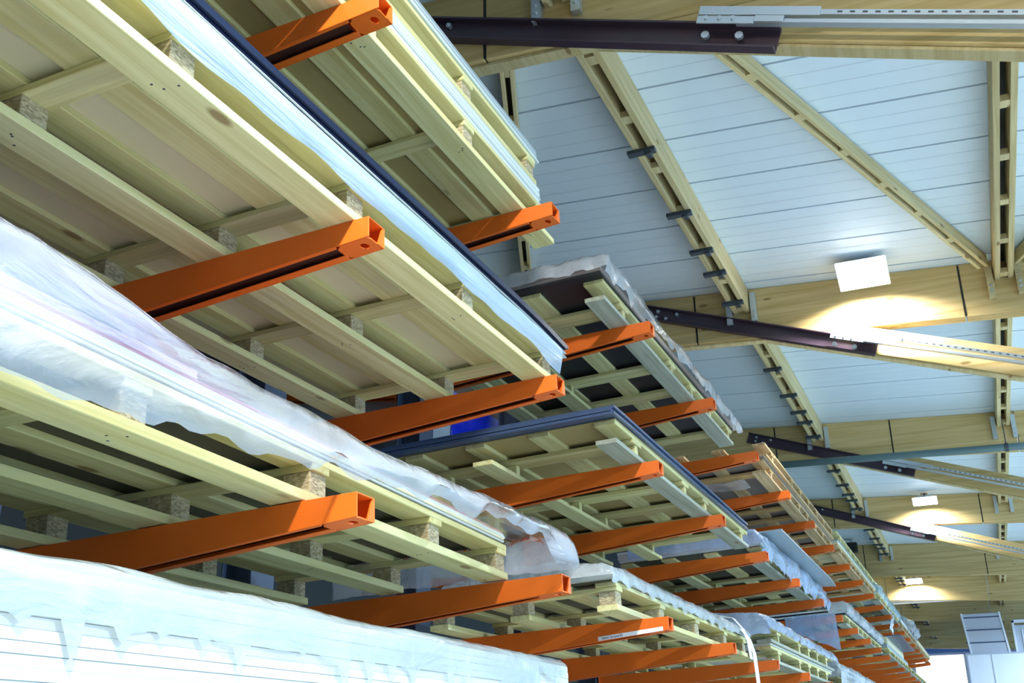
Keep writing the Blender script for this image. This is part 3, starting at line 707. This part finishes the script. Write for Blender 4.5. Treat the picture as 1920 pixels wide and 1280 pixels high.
film('plastic_film', 'A', 20.4, 21.1, lambda y: [(.08, -.22), (.03, -.10), (.0, .04), (.04, .14)], 'f_sky', 'rag of blue film dangling under the fifth load of the top level', amp=.04, rag=.08, seed=77, ends=(0, 0))
_, h = pallet('B', .07, 13.9, 4.6, 2, 'pallet of the fourth load of the middle level')
z = stack('B', .06, 13.85, 4.7, 1.2, h, [.02]*4, ['navy', 'pale'], 'sheet on the fourth load of the middle level', 'sheets on the fourth middle load')
film('plastic_film', 'B', 13.8, 18.3, lambda y: [(.04, .12), (.0, .16), (.0, .24), (.06, .27), (.25, .27)], 'f_ice', 'pale film rolled along the edge of the fourth middle load', amp=.02, rag=.02, seed=81, ends=(1, 1), endw=.14)
_, h = pallet('B', .0, 18.8, 4.4, 2, 'pallet of the fifth load of the middle level')
z = stack('B', .0, 18.75, 4.5, 1.2, h, [.02]*3, ['grey'], 'grey sheet on the fifth load of the middle level', 'grey sheets on the fifth middle load')
sheet('B', -.22, 18.9, 3.4, .9, z+.12, .012, 'slate', 'dark blue panel lying proud on the fifth middle load', name='panel', cat='panel')
sheet('B', -.0, 18.9, 3.4, .7, z, .118, 'board', 'beige packing slab under the dark blue panel', name='packing_slab', cat='slab')
_, h = pallet('B', .0, 23.6, 8.5, 2, 'pallet of the last load of the middle level')
_, h = pallet('C', .05, 12.3, 5.0, 2, 'pallet of the fourth load of the lower level')
z = stack('C', .04, 12.25, 5.0, 1.2, h, [.03]*4, ['navy', 'pale'], 'sheet on the fourth load of the lower level', 'sheets on the fourth lower load')
film('plastic_film', 'C', 12.2, 17.3, lambda y: [(.02, -.02), (.0, .1), (.0, .22), (.08, .28), (.6, .30), (1.2, .25)], 'f_ice', 'pale blue film over the fourth load of the lower level', amp=.03, rag=.05, seed=91, ends=(1, 1), endw=.1)
# blue curtain of film between middle and lower level
cb_ = MB(); o0 = rk('B', .02, 12.4, -.02)
for i in range(13):
    for j in range(9):
        u = .55*i/12; w = -.40*j/8*(1-.65*i/12)
        q = rk('B', .02+u, 12.4+.04*noise.noise(Vector((i*.5, j*.2, 5))), -.02+w+.02*noise.noise(Vector((i*.6, j*.6, 1))))-o0; cb_.v.append(tuple(q))
for i in range(12):
    for j in range(8): cb_.f.append((i*9+j, i*9+j+1, (i+1)*9+j+1, (i+1)*9+j))
o = put('plastic_film', cb_.mesh('curtain', 'f_sky', smooth=True), None, o0); tag(o, 'blue film hanging like a curtain between middle and lower level', 'plastic film')

# ---- loads on the far side of the rack, seen through the gaps; generic bundles added to block light
def rear(L, y, ln, w, h, m, label, name, cat, dp=1.15, x0=.2):
    t = put(name, MB().box(-dp, 0, 0, ln, 0, h).mesh('bundle', m, .006), None, (XC-x0-.05, y, rk(L, ARM_L, 0).z+w)); t.rotation_euler = (0, AA, 0)
    return tag(t, label, cat)
rear('B', 3.6, 2.2, .0, .30, 'slate', 'added light-blocking slate blue bundle of sheets on the far side of the rack, middle level', 'sheet_bundle', 'bundle')
rear('B', 5.9, 3.2, .0, .45, 'white', 'white wrapped bundle on the far side of the rack beside the blue one', 'sheet_bundle', 'bundle')
rear('B', 6.2, .8, .452, .50, 'bluebox', 'bright blue wrapped box seen through the gap below the middle arms', 'wrapped_box', 'box')
rear('B', 5.5, .68, .452, .35, 'white', 'white ribbed box beside the bright blue box', 'wrapped_box', 'box') 
rear('A', 3.6, 5.4, .0, .30, 'black', 'added light-blocking black bundle of sheets on the far side of the rack, top level', 'sheet_bundle', 'bundle')
